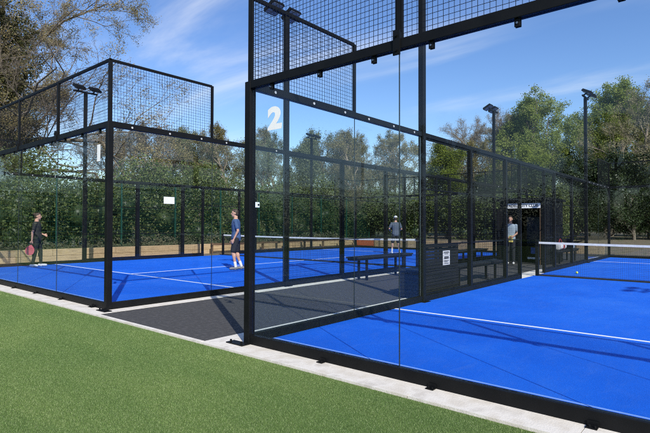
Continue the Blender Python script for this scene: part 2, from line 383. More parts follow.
def end_wall(ox, y, out_, label, number=None, num_u=None):
    root = empty('court_end_wall', (ox, y, 0), label, 'glass wall', 'glass end walls of the padel courts')
    P = lambda u, n, z: (ox+u, y+n*out_, z)        # n>0 outside the court
    for u in (0, 10):
        c = .045
        pbox(MB(), P, u-c, u+c, -c, c, 0, 3.0).build('corner_post', M['frame'], root, bevel=.004)
        s = 1 if u == 0 else -1
        a, b = sorted((u-s*.22, u+s*.06)); bp = pbox(MB(), P, a, b, .04, .16, .001, .012)
        for k in (.15, .8): bp.cyl(P(a+(b-a)*k, .12, .01), P(a+(b-a)*k, .12, .04), .013, n=6)
        bp.build('foot_plate', M['frame'], root)
    pbox(MB(), P, .045, 9.955, -.035, .035, .001, .104).build('base_rail', M['frame'], root, bevel=.004)
    pbox(MB(), P, .045, 9.955, -.04, .04, 2.915, 3.0).build('top_beam', M['frame'], root, bevel=.004)
    for k in range(5):
        g = glass_panel(root, P, max(.05, 2*k), min(9.95, 2*k+2))
        if k == 4 and number and num_u and num_u > 8 or k == 0 and number and num_u and num_u < 2:
            me = text_mesh(number, .325, .002, .05 if number == '2' else .085); me.transform(Matrix.Diagonal((1.28, 1, 1, 1)))
            me.transform(Matrix.Translation(Vector((ox+num_u, y-.0075, 2.515))) @ Matrix.Rotation(R(90), 4, 'X'))
            nb = link_mesh(me, 'number', M['white'], g); nb['label'] = 'white number %s at the top corner of the glass' % number
        p = mesh_panel(root, P, 2*k+.022, 2*k+1.978, 3.0, 3.985, fr=.014)
    for k in range(6):
        u = 2*k; pbox(MB(), P, u-.02, u+.02, -.02, .02, 3.0, 4.0).build('upright', M['frame'], root)
    pbox(MB(), P, -.02, 10.02, -.018, .018, 3.986, 4.015).build('top_rail', M['frame'], root)
    for k in range(1, 5):
        b = pbox(MB(), P, 2*k-.035, 2*k+.035, .042, .056, 2.86, 3.08)
        pbox(b, P, 2*k-.035, 2*k+.035, .022, .043, 3.002, 3.06)
        b.cyl(P(2*k, .056, 2.9), P(2*k, .075, 2.9), .014, n=6).cyl(P(2*k, .056, 3.03), P(2*k, .075, 3.03), .014, n=6)
        b.build('bracket', M['frame'], root)
        pbox(MB(), P, 2*k-.0035, 2*k+.0035, -.005, .005, .113, 2.914).build('joint', M['rubber'], root)
    for k in range(9):
        u = 1.14+k*1.2 if k < 8 else 9.6
        if u > 9.7: continue
        b = pbox(MB(), P, u-.035, u+.035, .041, .095, .001, .009)
        pbox(b, P, u-.035, u+.035, .041, .047, .009, .04)
        b.cyl(P(u-.015, .072, .009), P(u-.015, .072, .024), .008, n=6).cyl(P(u+.02, .078, .009), P(u+.02, .078, .022), .008, n=6)
        b.build('anchor', M['frame'], root)
    return root
def side_wall(x, out_, label):
    root = empty('court_side_fence', (x, 0, 0), label, 'court fence', 'side fences of the padel courts')
    P = lambda u, n, z: (x+n*out_, u, z)
    for a, b in ((.05, 9.0), (11.0, 19.95)):
        pbox(MB(), P, a, b, -.038, .038, .001, .108).build('base_rail', M['frame'], root, bevel=.004)
    pbox(MB(), P, .047, 19.953, -.036, .036, 2.917, 2.997).build('top_rail', M['frame'], root, bevel=.004)
    for a, b in ((.05, 2), (2, 3.93), (16.07, 18), (18, 19.95)): glass_panel(root, P, a, b, tabs=False)
    for u in (2, 18): pbox(MB(), P, u-.0035, u+.0035, -.005, .005, .109, 2.914).build('joint', M['rubber'], root)
    for u in (3.935, 16.065): pbox(MB(), P, u-.003, u+.003, -.008, .008, .109, 2.914).build('glass_edge', M['steel'], root)
    for a, b, e in ((.022, 1.98, 2.0), (18.02, 19.978, 18.0)):
        mesh_panel(root, P, a, b, 2.999, 3.985, fr=.014)
        pbox(MB(), P, e-.016, e+.016, -.016, .016, 2.999, 4.0).build('upright', M['frame'], root)
        pbox(MB(), P, a, b, -.016, .016, 3.987, 4.013).build('upper_rail', M['frame'], root)
    for u in (6, 8, 12, 14, 9, 11):
        hw = .05 if u not in (9, 11) else .035
        pbox(MB(), P, u-hw, u+hw, -.04, .04, .109 if u not in (9, 11) else .001, 2.915).build('post', M['frame'], root, bevel=.003)
    for a, b in ((4.06, 5.948), (6.052, 7.948), (8.052, 8.962), (11.038, 11.948), (12.052, 13.948), (14.052, 15.94)):
        mesh_panel(root, P, a, b, .11, 2.914, mids=(1.0, 2.0))
    mesh_panel(root, P, 9.035, 10.965, 2.15, 2.914)
    return root
def light_pole(x, y, inx, label):
    H = 6.0
    root = empty('light_pole', (x, y, 0), label, 'floodlight pole', 'floodlight poles along the courts')
    box('pole', M['frame'], root, x-.05, x+.05, y-.05, y+.05, .001, H-.001, bevel=.006)
    box('foot_plate', M['frame'], root, x-.11, x+.11, y-.11, y+.11, .001, .014)
    MB().bar((x, y-.42, H+.02), (x, y+.42, H+.02), .05).build('cross_arm', M['frame'], root)
    for s in (-1, 1):
        yy = y+s*.27; c = Vector((x+inx*.12, yy, H+.13)); tilt = R(28)
        m = Matrix.Translation(c) @ Matrix.Rotation(inx*tilt, 4, 'Y')
        mb = MB().box(-.17, .17, -.17, .17, -.02, .03)
        for k in range(9): mb.box(-.16, .16, -.16+k*.0385, -.15+k*.0385, .03, .065)
        mb.v = [tuple(m @ Vector(v)) for v in mb.v]
        h = mb.build('floodlight', M['frame'], root)
        l = MB().box(-.15, .15, -.15, .15, -.026, -.021); l.v = [tuple(m @ Vector(v)) for v in l.v]
        l.build('lens', M['lens'], h)
        MB().bar((x, yy, H+.04), tuple(c), .03, .05).build('bracket', M['frame'], h)
    return root
def net(ox, label):
    root = empty('padel_net', (ox+5, 10, 0), label, 'net', 'nets across the padel courts')
    for x in (ox+.12, ox+9.88):
        box('net_post', M['frame'], root, x-.04, x+.04, 9.96, 10.04, .001, .95, bevel=.004)
    xs = np.linspace(0, 1, 221)
    hz = lambda t: .88+.035*(2*t-1)**2
    A, W_ = ox+.165, 9.67
    mb = MB()
    for t in xs:
        X = A+W_*t; mb.box(X-.0012, X+.0012, 10.0, 10.0024, .03, hz(t)-.04)
    for k in range(1, 20):
        z = .03+k*.043
        for s in range(12):
            t0, t1 = s/12, (s+1)/12
            mb.bar((A+W_*t0, 9.998, z*hz(t0)/.915), (A+W_*t1, 9.998, z*hz(t1)/.915), .0024)
    mb.build('net_mesh', M['net'], root)
    b = MB(); t_ = MB()
    for s in range(24):
        t0, t1 = s/24, (s+1)/24
        b.bar((A+W_*t0, 10, hz(t0)-.025), (A+W_*t1, 10, hz(t1)-.025), .014, .055)
        t_.bar((A+W_*t0, 10, .025), (A+W_*t1, 10, .025), .012, .05)
    b.build('top_band', M['band'], root); t_.build('bottom_band', M['net'], root)
    return root
def court(ox, which, idx):
    s = struct('court_surface', M['blue'], ox+.04, ox+9.96, .04, 19.96, -.066, .006)
    for i, (x0, x1, y0, y1) in enumerate(((.04, 9.96, 3.025, 3.075), (.04, 9.96, 16.925, 16.975), (4.975, 5.025, 3.076, 16.924))):
        box('court_line', M['white'], s, ox+x0, ox+x1, y0, y1, .0065, .010)
    box('pale_line', M['sand_and_line'], s, ox+.05, ox+9.95, .335, .362, .0065, .009)  # thin pale blue strip parallel to the near end glass
    end_wall(ox, 0, -1, *which['near'])
    end_wall(ox, 20, 1, *which['far'])
    side_wall(ox, -1, which['left']); side_wall(ox+10, 1, which['right'])
    for x, y, k, lab in which['poles']: light_pole(ox+x, y, k, lab)
    net(ox, which['net'])
court(-13.39, dict(
    near=('glass and black mesh end wall of the further court, marked with a white 1', '1', 9.65),
    far=('glass end wall with mesh top closing the far side of the left court', None, None),
    left='black mesh and glass fence running in front of the timber retaining wall',
    right='black mesh and glass side fence of the left court, behind the bench',
    poles=[(0, 4, 1, 'twin floodlight pole behind the woman in black, nearest the oak'),
           (0, 16, 1, 'small distant floodlight pole in front of the olive trees'),
           (10, 4, -1, 'tall floodlight pole rising behind the mesh corner just right of the number 2 panel'),
           (10, 16, -1, 'floodlight pole to the left of the dark kiosk, against grey bare trees')],
    net='white banded net on the left court beside the man in the blue shirt'), 1)
court(0, dict(
    near=('nearest glass end wall with black frame and a white 2 in its corner', '2', .41),
    far=('glass end wall with mesh top closing the far side of the right court', None, None),
    left='black mesh and glass side fence in front of the storage bench and the kiosk',
    right='black mesh and glass side fence on the right edge of the near court',
    poles=[(0, 4, 1, 'thick near floodlight pole beside the charcoal storage bench'),
           (0, 16, 1, 'floodlight pole standing before the leafy green maples on the right'),
           (10, 4, -1, 'floodlight pole on the right edge of the near court, closest to the camera'),
           (10, 16, -1, 'floodlight pole on the right edge of the near court, far corner')],
    net='white banded net across the near blue court with a ball by it'), 2)

# ------------------------------------------------------------------ things between the courts
def bench(x, y0, y1, h, w_, label):
    root = empty('bench', (x, (y0+y1)/2, 0), label, 'bench', 'benches between the courts')
    s = MB()
    for k in range(4):
        a = x-w_/2+k*w_/4; s.box(a+.004, a+w_/4-.004, y0, y1, h-.04, h)
    s.build('seat', M['charcoal'], root, bevel=.004)
    MB().box(x-w_/2+.03, x+w_/2-.03, y0+.03, y1-.03, h-.085, h-.041).build('seat_frame', M['frame'], root)
    for yy in ((y0+.45), (y1-.45)):
        for sx in (-1, 1):
            box('leg', M['frame'], root, x+sx*(w_/2-.06)-.025, x+sx*(w_/2-.06)+.025, yy-.025, yy+.025, -.003, h-.086)
bench(-2.85, 5.7, 8.3, .58, .36, 'long black bench beside the left court, nearest the corner glass')
bench(-2.85, 11.2, 13.6, .52, .36, 'black bench further down the left court side, before the kiosk')
bench(-.58, 6.0, 9.0, .46, .36, 'low black bench between the storage bench and the kiosk doorway')
bench(-.75, 14.4, 17.4, .46, .4, 'black bench beyond the kiosk holding a white and red bag')
# storage bench
def slats(mb, axis, fixed, thick, a0, a1, z0, z1, pitch=.062):
    n = int((z1-z0)/pitch)
    for k in range(n):
        z = z0+k*(z1-z0)/n
        if axis == 'x': mb.box(min(fixed, fixed+thick), max(fixed, fixed+thick), a0, a1, z+.004, z+(z1-z0)/n-.004)
        else: mb.box(a0, a1, min(fixed, fixed+thick), max(fixed, fixed+thick), z+.004, z+(z1-z0)/n-.004)
sb = empty('storage_bench', (-.36, 4.95, 0), 'charcoal slatted storage bench with high back and white notice', 'storage bench')
box('core', M['dark_in'], sb, -.60, -.12, 4.24, 5.66, .0, .49)
m = MB(); slats(m, 'x', -.12, .02, 4.22, 5.68, .02, .49); slats(m, 'y', 4.24, -.02, -.60, -.12, .02, .49); slats(m, 'x', -.60, -.02, 4.22, 5.68, .02, .49); slats(m, 'y', 5.66, .02, -.60, -.12, .02, .49)
m.build('side_slats', M['charcoal'], sb)
box('lid', M['charcoal'], sb, -.64, -.095, 4.2, 5.7, .491, .525, bevel=.005)
m = MB(); slats(m, 'x', -.14, .04, 4.3, 5.66, .53, .99, .06); m.build('backrest', M['charcoal'], sb, bevel=.004)
m = MB()
for yy in (4.35, 5.0, 5.6): m.box(-.185, -.142, yy-.03, yy+.03, .526, .98)
m.build('back_strut', M['frame'], sb)
nb = box('notice', M['notice'], sb, -.099, -.096, 4.98, 5.27, .58, .86)
m = MB()
for z, a, b, t in ((.825, 5.02, 5.23, .022), (.795, 5.04, 5.2, .012), (.72, 5.03, 5.22, .05), (.665, 5.03, 5.22, .014), (.64, 5.03, 5.18, .012), (.612, 5.03, 5.21, .012)):
    m.box(-.0955, -.094, a, b, z-t/2, z+t/2)
m.build('print', M['ink'], nb)
# kiosk
ks = empty('kiosk', (-1.55, 15, 0), 'black kiosk with open doorway under a white lettered sign', 'kiosk')
x0, x1, y0, y1, hh = -2.38, -.80, 14.0, 16.0, 2.22
m = MB(); m.box(x0, x1, y1-.06, y1, -.003, hh); m.box(x0, x0+.06, y0, y1-.061, -.003, hh); m.box(x1-.06, x1, y0, y1-.061, -.003, hh)
m.box(x0+.061, -2.2, y0, y0+.05, -.003, hh); m.box(-1.0, x1-.061, y0, y0+.05, -.003, hh); m.box(-2.199, -1.001, y0, y0+.05, 1.93, hh)
slats(m, 'y', y0, -.012, x0, -2.2, .02, 2.2, .12); slats(m, 'y', y0, -.012, -1.0, x1, .02, 2.2, .12); slats(m, 'x', x0, -.012, y0, y1, .02, 2.2, .12); slats(m, 'x', x1, .012, y0, y1, .02, 2.2, .12)
m.build('wall', M['kiosk'], ks)
box('roof', M['kiosk'], ks, x0-.1, x1+.1, y0-.15, y1+.1, hh+.001, hh+.09, bevel=.01)
box('floor', M['dark_in'], ks, x0+.061, x1-.061, y0+.051, y1-.061, -.003, .03)
box('door_frame', M['brown_wood'], ks, -1.0, -.984, y0-.035, y0-.013, .0, 1.93)
dr = box('door', M['kiosk'], ks, -2.24, -2.20, y0-.75, y0-.02, .02, 1.92)
box('handle', M['steel'], dr, -2.199, -2.17, y0-.66, y0-.63, .95, 1.15)
sg = box('sign_board', M['white'], ks, -2.2, -.98, y0-.035, y0-.014, 1.955, 2.125)
me = text_mesh('PADEL  CITY CLUB', .135, .003, .02)
me.transform(Matrix.Translation(Vector((-1.59, y0-.037, 2.04))) @ Matrix.Rotation(R(90), 4, 'X') @ Matrix.Diagonal((.95, 1, 1, 1)))
link_mesh(me, 'lettering', M['ink_black'], sg)
for z in (1.0, 1.45): box('shelf', M['charcoal'], ks, x0+.07, -1.5, y0+1.5, y0+1.9, z, z+.03)
fr = empty('drinks_fridge', (-1.35, 14.9, .03), 'dark drinks fridge with blue panel standing inside the kiosk doorway', 'fridge')
box('cabinet', M['kiosk'], fr, -1.68, -1.05, 14.6, 15.2, .031, 1.75, bevel=.01)
box('label_panel', M['blue_panel'], fr, -1.5, -1.25, 14.59, 14.599, .33, .56)
box('price_strip', M['white'], fr, -1.62, -1.14, 14.585, 14.5985, .14, .21)
box('door_glass', M['fridge_glass'], fr, -1.63, -1.10, 14.588, 14.5985, .7, 1.65)
# racket rack style bag on far bench
bg_ = empty('sports_bag', (-.7, 15.4, .46), 'white and red sports bag lying on the bench past the kiosk', 'bag')
m = MB().cyl((-.72, 15.05, .60), (-.72, 15.75, .60), .135, n=16); m.build('bag_body', M['white'], bg_, bevel=.03, smooth=True)
MB().cyl((-.72, 15.3, .60), (-.72, 15.48, .60), .139, n=16).build('red_panel', M['red_cloth'], bg_)
m = MB()
for k in range(8):
    a, b = math.pi*k/8, math.pi*(k+1)/8
    m.cyl((-.72, 15.4+.17*math.cos(a), .70+.16*math.sin(a)), (-.72, 15.4+.17*math.cos(b), .70+.16*math.sin(b)), .012, n=6)
m.build('strap', M['red_cloth'], bg_)
bg2 = empty('rucksack', (-.75, 16.5, .46), 'dark rucksack with a pale pocket on the far bench', 'bag')
box('pack', M['cloth_black'], bg2, -.9, -.6, 16.35, 16.75, .461, .85, bevel=.06)
box('pocket', M['cloth_pale'], bg2, -.6, -.54, 16.42, 16.68, .5, .68, bevel=.02)
def ball(x, y, lab):
    bpy_me = bpy.data.meshes.new('padel_ball'); mb = MB(); n, r = 10, .034
    for i in range(n+1):
        th = math.pi*i/n
        for k in range(16): mb.v.append((x+r*math.sin(th)*math.cos(k*math.pi/8), y+r*math.sin(th)*math.sin(k*math.pi/8), .040+r*math.cos(th)))
    for i in range(n):
        for k in range(16): mb.f.append((i*16+k, i*16+(k+1) % 16, (i+1)*16+(k+1) % 16, (i+1)*16+k))
    tag(mb.build('padel_ball', M['yellow'], smooth=True), lab, 'ball')
ball(.79, 11.28, 'pale yellow ball lying beyond the net of the near court')

# ------------------------------------------------------------------ left boundary: timber wall, fence, signs
tw = empty('retaining_wall', (-15.08, 8, 0), 'low wall of pale timber sleepers along the left court', 'timber wall')
rr = random.Random(5)
for k in range(2):
    y = -2.4+(1.2 if k else 0)
    while y < 22.3:
        ln = min(2.4, 22.3-y); 
        if ln < .1: break
        j = rr.uniform(-.012, .012)
        box('sleeper', M['timber'], tw, -15.15+j, -15.03+j, y+.006, y+ln-.006, -.06+k*.25, .184+k*.25, bevel=.012)
        y += ln
tw2 = empty('retaining_wall', (-9, 22.38, 0), 'low wall of pale timber sleepers behind the far end of the left court', 'timber wall')
for k in range(2):
    x = -15.02+(1.2 if k else 0)*0
    while x < -3:
        box('sleeper', M['timber'], tw2, x+.006, x+2.394, 22.32, 22.44, -.06+k*.25, .184+k*.25, bevel=.012); x += 2.4
tr = empty('post_and_rail_fence', (-14.6, 15, 0), 'low brown wooden post and rail fence before the pale sleepers', 'wooden fence')
for k in range(8):
    y = 10.4+k*1.6
    box('post', M['brown_wood'], tr, -14.66, -14.56, y-.05, y+.05, -.03, .50, bevel=.008)
box('rail', M['brown_wood'], tr, -14.555, -14.52, 10.3, 21.8, .38, .47)
ob = empty('barrier_banner', (-14.4, 22.2, 0), 'orange vinyl banner strip in front of the far timber wall', 'banner')
box('banner_sheet', M['orange'], ob, -15.1, -13.6, 22.19, 22.2, .02, .36)
for x in (-15.14, -13.57): box('stake', M['brown_wood'], ob, x-.02, x+.02, 22.18, 22.22, -.03, .42)
gf = empty('green_mesh_fence', (-16.5, 8, .42), 'tall green weldmesh fence in front of the hedge', 'mesh fence')
ys = [4.27-2.69*2+2.69*k for k in range(11)]
for k, y in enumerate(ys):
    box('post', M['green_paint'], gf, -16.53, -16.47, y-.03, y+.03, .421, 3.3)
for k in range(len(ys)-1):
    m = MB(); a, b = ys[k]+.03, ys[k+1]-.03
    n = 44
    for i in range(n+1):
        u = a+(b-a)*i/n; m.box(-16.503, -16.498, u-.0025, u+.0025, .45, 3.25)
    for j in range(15):
        z = .47+j*.198; m.box(-16.508, -16.5035, a, b, z-.003, z+.003)
    m.build('mesh_panel', M['green_paint'], gf)
ns = empty('notice_sign', (-16.42, 9.28, 2.5), 'blank white rectangular notice fixed high on the green fence', 'sign')
box('plate', M['white'], ns, -16.46, -16.445, 9.0, 9.57, 2.33, 2.66)
box('fixing_bar', M['steel'], ns, -16.4965, -16.461, 9.2, 9.4, 2.45, 2.5)
cb_ = empty('control_box', (-13.3, 12.02, 2.3), 'small white box with a dark eye on the far side fence post', 'box')
box('casing', M['white'], cb_, -13.345, -13.27, 11.88, 12.16, 2.17, 2.42, bevel=.01)
MB().cyl((-13.269, 12.08, 2.3), (-13.25, 12.08, 2.3), .05, n=16).build('eye', M['ink_black'], cb_)

# ------------------------------------------------------------------ vegetation
def leaf_volume(rng, n, size, func):
    P = func(rng, n); return rng_quads(rng, P, size)
def ico_lumps(rng, C, Rr):
    """rough closed lumps filling the middle of a shrub so that the far side does not show through"""
    n, m = 8, 6; V = []; F = []; b = 0
    for c, r in zip(C, Rr):
        th = np.linspace(.05, np.pi-.05, m); ph = np.arange(n)*2*np.pi/n
        rr_ = r*rng.uniform(.8, 1.1, (m, n))
        X = c[0]+rr_*np.sin(th)[:, None]*np.cos(ph); Y = c[1]+rr_*np.sin(th)[:, None]*np.sin(ph); Z = c[2]+rr_*np.cos(th)[:, None]*np.ones(n)
        V.append(np.stack([X, Y, Z], -1).reshape(-1, 3))
        for i in range(m-1):
            for k in range(n): F.append((b+i*n+k, b+(i+1)*n+k, b+(i+1)*n+(k+1) % n, b+i*n+(k+1) % n))
        b += n*m
    return np.concatenate(V), np.array(F)
def lumps_leaves(rng, C, Rr, per, size):
    P = []
    for c, r in zip(C, Rr):
        k = int(per*r*r); d = rng.normal(size=(k, 3)); d /= np.linalg.norm(d, axis=1)[:, None]
        q = 1+.18*np.sin(d[:, :1]*5+c[0])*np.cos(d[:, 2:]*6+c[1])
        P.append(c+d*r*q*(rng.uniform(.72, 1.0, (k, 1))+rng.exponential(.10, (k, 1)))*np.array([1, 1, 1.1]))
    return rng_quads(rng, np.concatenate(P), size)
def hedge(name, label, x0, x1, y0, y1, zb, top, n, size, mat, seed, rmax=1.1, per=330, core=True):
    rng = np.random.default_rng(seed)
    root = empty(name, ((x0+x1)/2, (y0+y1)/2, zb), label, 'hedge')
    hor = (y1-y0) > (x1-x0)
    C = np.c_[rng.uniform(x0, x1, n), rng.uniform(y0, y1, n), np.zeros(n)]
    Rr = rng.uniform(.45, 1, n)**1.2*rmax
    al = C[:, 1] if hor else C[:, 0]
    zt = top*(1+.13*np.sin(al*.55+seed)+.10*np.sin(al*1.31+2*seed)+.07*np.sin(al*2.9))
    C[:, 2] = np.maximum(zb+Rr*.6, zb+(zt-zb-Rr)*np.sqrt(rng.random(n)))
    V, F = lumps_leaves(rng, C, Rr, per, size)
    np_mesh('foliage', V, F, mat, root)
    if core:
        low = C[:, 2] < zb+.55*(top-zb); V, F = ico_lumps(rng, C[low], Rr[low]*.5); np_mesh('dark_core', V, F, M['holly'], root)  # closed dark lumps added inside the hedge to block light
    return root
hedge('hedge', 'dense dark green laurel hedge behind the green fence on the left', -20.6, -18.2, -3, 27, .3, 4.5, 480, .12, M['hedge'], 1, 1.1, 480)
hedge('hedge', 'green hedge closing the ground behind the far ends of the courts', -20.8, -3.4, 25.6, 27.5, .3, 4.1, 280, .13, M['hedge'], 2, 1.1, 420)
hedge('scrub_border', 'grey brown strip of scrubby plants on top of the sleepers', -16.2, -15.5, -2.2, 22, .40, .78, 190, .08, M['scrub'], 3, .26, 1500, core=False)['category'] = 'scrub'
hedge('hedge', 'unseen green hedge added on the right to darken glass reflections', 17, 19.5, -28, 30, -.05, 4.4, 300, .2, M['hedge'], 4, 1.6, 130)  # added out of view so the side glass reflects something dark
hedge('hedge', 'unseen green hedge added behind the camera to darken glass reflections', -30, 19, -33.5, -31.5, -.05, 3.6, 260, .2, M['hedge'], 5, 1.5, 130)  # added behind the camera to darken what the end glass reflects

def unit(v): return v/np.linalg.norm(v)
def tube(Vs, Fs, pts, rads, sides):
    base = sum(len(v) for v in Vs); n = len(pts); ring = []
    ref = np.array([.3, .2, .93])
    for i in range(n):
        d = unit(pts[min(i+1, n-1)]-pts[max(i-1, 0)]); 
        if abs(d @ ref) > .95: rf = np.array([1., 0, 0])
        else: rf = ref
        x = unit(np.cross(d, rf)); y = np.cross(d, x)
        t = np.arange(sides)*2*np.pi/sides
        ring.append(pts[i]+rads[i]*(np.cos(t)[:, None]*x+np.sin(t)[:, None]*y))
    Vs.append(np.concatenate(ring))
    for i in range(n-1):
        for k in range(sides):
            a = base+i*sides+k; b = base+i*sides+(k+1) % sides
            Fs.append((a, b, b+sides, a+sides))
def tree_geo(seed, H, tr, lv, ang, ratio, crown0=.3, spread=1.0, wob=.22, up=.10, sides=(9, 6, 4, 3, 3), minr=.008, leafspec=(30, .12, .35), trunk_lean=(0, 0), gap=.0, limb_l=None):
    rng = np.random.default_rng(seed); Vs = []; Fs = []; tips = []
    def grow(p, d, ln, r, level):
        ns = 5 if level == 0 else 4 if level < 3 else 2
        pts = [p]; rads = [r]; dirs = [d]
        for i in range(ns):
            d = unit(d+rng.normal(0, wob*(.35 if level == 0 else 1), 3)+np.array([0, 0, up if level else .05]))
            p = p+d*ln/ns; pts.append(p); rads.append(max(minr*.6, r*(1-(i+1)/ns*(.55 if level == 0 else .75)))); dirs.append(d)
        tube(Vs, Fs, pts, rads, sides[min(level, len(sides)-1)])
        if level == len(lv):
            tips.append((pts[0], pts[-1])); return
        for k in range(lv[level]):
            t = crown0+(1-crown0)*(k+rng.random())/lv[level] if level == 0 else .25+.75*(k+rng.random())/lv[level]
            f = t*ns; i = min(int(f), ns-1); q = pts[i]+(pts[i+1]-pts[i])*(f-i)
            a = ang[level]*rng.uniform(.7, 1.25)
            if level == 0: a *= (1.2-.7*(t-crown0)/(1-crown0))
            b = rng.uniform(0, 2*np.pi) if level else k*2.4+rng.normal(0, .35)
            dd = dirs[i]; ref = np.array([0, 0, 1.]) if abs(dd[2]) < .9 else np.array([1., 0, 0])
            x = unit(np.cross(dd, ref)); y = np.cross(dd, x)
            nd = unit(dd*math.cos(a)+(x*math.cos(b)+y*math.sin(b))*math.sin(a))
            rr_ = max(minr, rads[i]*(.5 if level == 0 else .55)*rng.uniform(.7, 1.1))
            l2 = ln*ratio[level]*rng.uniform(.65, 1.2)
            if level == 0:
                tt = (t-crown0)/(1-crown0); l2 *= spread*(1.0-.55*tt)*(.75+.6*min(1, tt*3))
            else: l2 *= (1.15-.55*t)
            grow(q, nd, l2, rr_, level+1)
    d0 = unit(np.array([trunk_lean[0], trunk_lean[1], 1.]))
    grow(np.array([0., 0, 0]), d0, H*.86, tr, 0)
    BV = np.concatenate(Vs); BF = np.array(Fs)
    n, size, sp = leafspec
    T0 = np.array([t[0] for t in tips]); T1 = np.array([t[1] for t in tips])
    dens = rng.lognormal(0, .45, len(tips)); idx = rng.choice(len(tips), int(n*len(tips)), p=dens/dens.sum())
    k = rng.random(len(idx))[:, None]*1.05
    P = T0[idx]*(1-k)+T1[idx]*k+rng.normal(0, sp, (len(idx), 3))
    zmax = max(P[:, 2].max(), .1); s = H/zmax
    LV, LF = rng_quads(rng, P, size)
    return BV*s, BF, LV*s, LF
GEO = {}
def place_tree(key, name, label, pos, rot, scale=1.0, bark='bark', leaf='maple', cat='tree', group=None, zs=1.0):
    root = empty(name, pos, label, cat, group); root.rotation_euler[2] = rot; root.scale = (scale, scale, scale*zs)
    if key not in GEO or True:
        BV, BF, LV, LF = TREES[key]
        kb, kl = (key, bark, 'b'), (key, leaf, 'l')
        ORG[root] = Vector((0, 0, 0))
        for kk, nm, v, f, mt in ((kb, 'trunk', BV, BF, bark), (kl, 'crown', LV, LF, leaf)):
            if kk in GEO:
                o = bpy.data.objects.new(nm, GEO[kk]); COL.objects.link(o); o.parent = root
            else:
                o = np_mesh(nm, v, f, M[mt], root); GEO[kk] = o.data
    return root
TREES = {
 'oak': tree_geo(11, 17.0, .55, (16, 9, 8, 6), (1.15, .75, .7, .7), (.80, .5, .48, .5), crown0=.16, spread=1.15, wob=.34, up=.02, leafspec=(36, .10, .17), minr=.013),
 'bare': tree_geo(12, 11.0, .20, (18, 9, 7, 4), (.75, .6, .6, .6), (.46, .48, .5, .5), crown0=.2, wob=.2, up=.08, leafspec=(7, .07, .12), minr=.009),
 'olive': tree_geo(13, 8.5, .16, (18, 9, 5, 4), (.85, .7, .7, .7), (.46, .5, .5, .5), crown0=.1, wob=.26, leafspec=(8, .09, .11), minr=.008),
 'sparse': tree_geo(14, 8.0, .16, (16, 9, 5, 4), (.9, .7, .7, .7), (.48, .5, .5, .5), crown0=.15, wob=.25, leafspec=(8, .09, .13), minr=.008),
 'maple': tree_geo(15, 11.5, .22, (26, 9, 6, 3), (1.0, .8, .75, .7), (.42, .46, .45, .5), crown0=.10, spread=1.15, wob=.22, up=.04, leafspec=(15, .14, .17), minr=.009),
 'maple2': tree_geo(26, 11.0, .20, (25, 9, 6, 3), (1.05, .8, .75, .7), (.44, .46, .45, .5), crown0=.10, spread=1.15, wob=.25, up=.04, leafspec=(15, .14, .17), minr=.009),
 'bright': tree_geo(17, 7.0, .13, (20, 9, 6), (.85, .7, .7), (.40, .48, .5), crown0=.05, wob=.2, leafspec=(42, .10, .17), minr=.008),
 'willow': tree_geo(18, 10.5, .2, (22, 9, 6, 3), (.95, .7, .6, .6), (.46, .5, .55, .5), crown0=.10, spread=1.1, wob=.2, up=-.01, leafspec=(10, .10, .14), minr=.008),
 'holly': tree_geo(19, 6.0, .13, (18, 9, 6), (.95, .7, .7), (.40, .48, .45), crown0=.05, spread=1.2, wob=.22, leafspec=(34, .13, .2), minr=.01),
}
def ivy_tree():
    rng = np.random.default_rng(41); P = []
    for _ in range(46):
        z = rng.uniform(.5, 13.5); a = rng.uniform(0, 6.28); rad = 1.7*(1-.45*z/13.5)*rng.uniform(.4, 1.1)
        c = np.array([math.cos(a)*rad, math.sin(a)*rad, z]); r = rng.uniform(.6, 1.3)
        d = rng.normal(size=(520, 3)); d /= np.linalg.norm(d, axis=1)[:, None]
        P.append(c+d*(r*rng.uniform(.55, 1.05, (520, 1))*np.array([1, 1, 1.2])))
    P = np.concatenate(P); LV, LF = rng_quads(rng, P, .16)
    BV, BF, _, _ = TREES['oak']
    return BV*.8, BF, LV, LF
TREES['ivy'] = ivy_tree()
PI2 = math.pi*2
def T(key, px, d, h, label, name='tree', bark='bark', leaf='maple', rot=None, z=.4, zs=1.0, nominal=None):
    nomi = {'oak': 17, 'bare': 11, 'olive': 8.5, 'sparse': 8, 'maple': 11.5, 'maple2': 11, 'bright': 7, 'willow': 10.5, 'holly': 6, 'ivy': 14}[key]
    p = at(px, d, z); s = (h-z)/nomi
    return place_tree(key, name, label, p, rot if rot is not None else rnd.random()*PI2, s, bark, leaf, zs=zs)
T('oak', -24, 27.5, 18.5, 'huge spreading oak with almost bare budding branches on the left', 'oak_tree', 'bark', 'buds', rot=.4)
T('ivy', 2, 24, 12.5, 'tall ivy covered tree at the left edge of the photo', 'ivy_covered_tree', 'bark', 'ivy', rot=1.0)
T('ivy', -60, 23, 11, 'ivy covered tree just left of the tall ivy covered one', 'ivy_covered_tree', 'bark', 'ivy', rot=3.0)
T('sparse', 118, 37, 9.4, 'thin grey green tree showing under the oak branches', 'tree', 'bark_pale', 'grey_buds', rot=.3)
T('sparse', 158, 38, 9.3, 'pale thin twigged tree right of the near left corner post', 'tree', 'bark_pale', 'grey_buds', rot=2.3)
T('sparse', 198, 39, 9.3, 'pale sage green tree above the white notice sign', 'tree', 'bark_pale', 'pale_green')
T('olive', 236, 37, 9.3, 'yellow green budding tree behind the tall near corner post', 'tree', 'bark_pale', 'olive')
T('sparse', 268, 36, 8.6, 'light green young leaved tree under the number 2', 'tree', 'bark', 'pale_green')
T('bright', 300, 35, 8.0, 'narrow fresh green tree beside the small distant floodlight', 'tree', 'bark', 'pale_green')
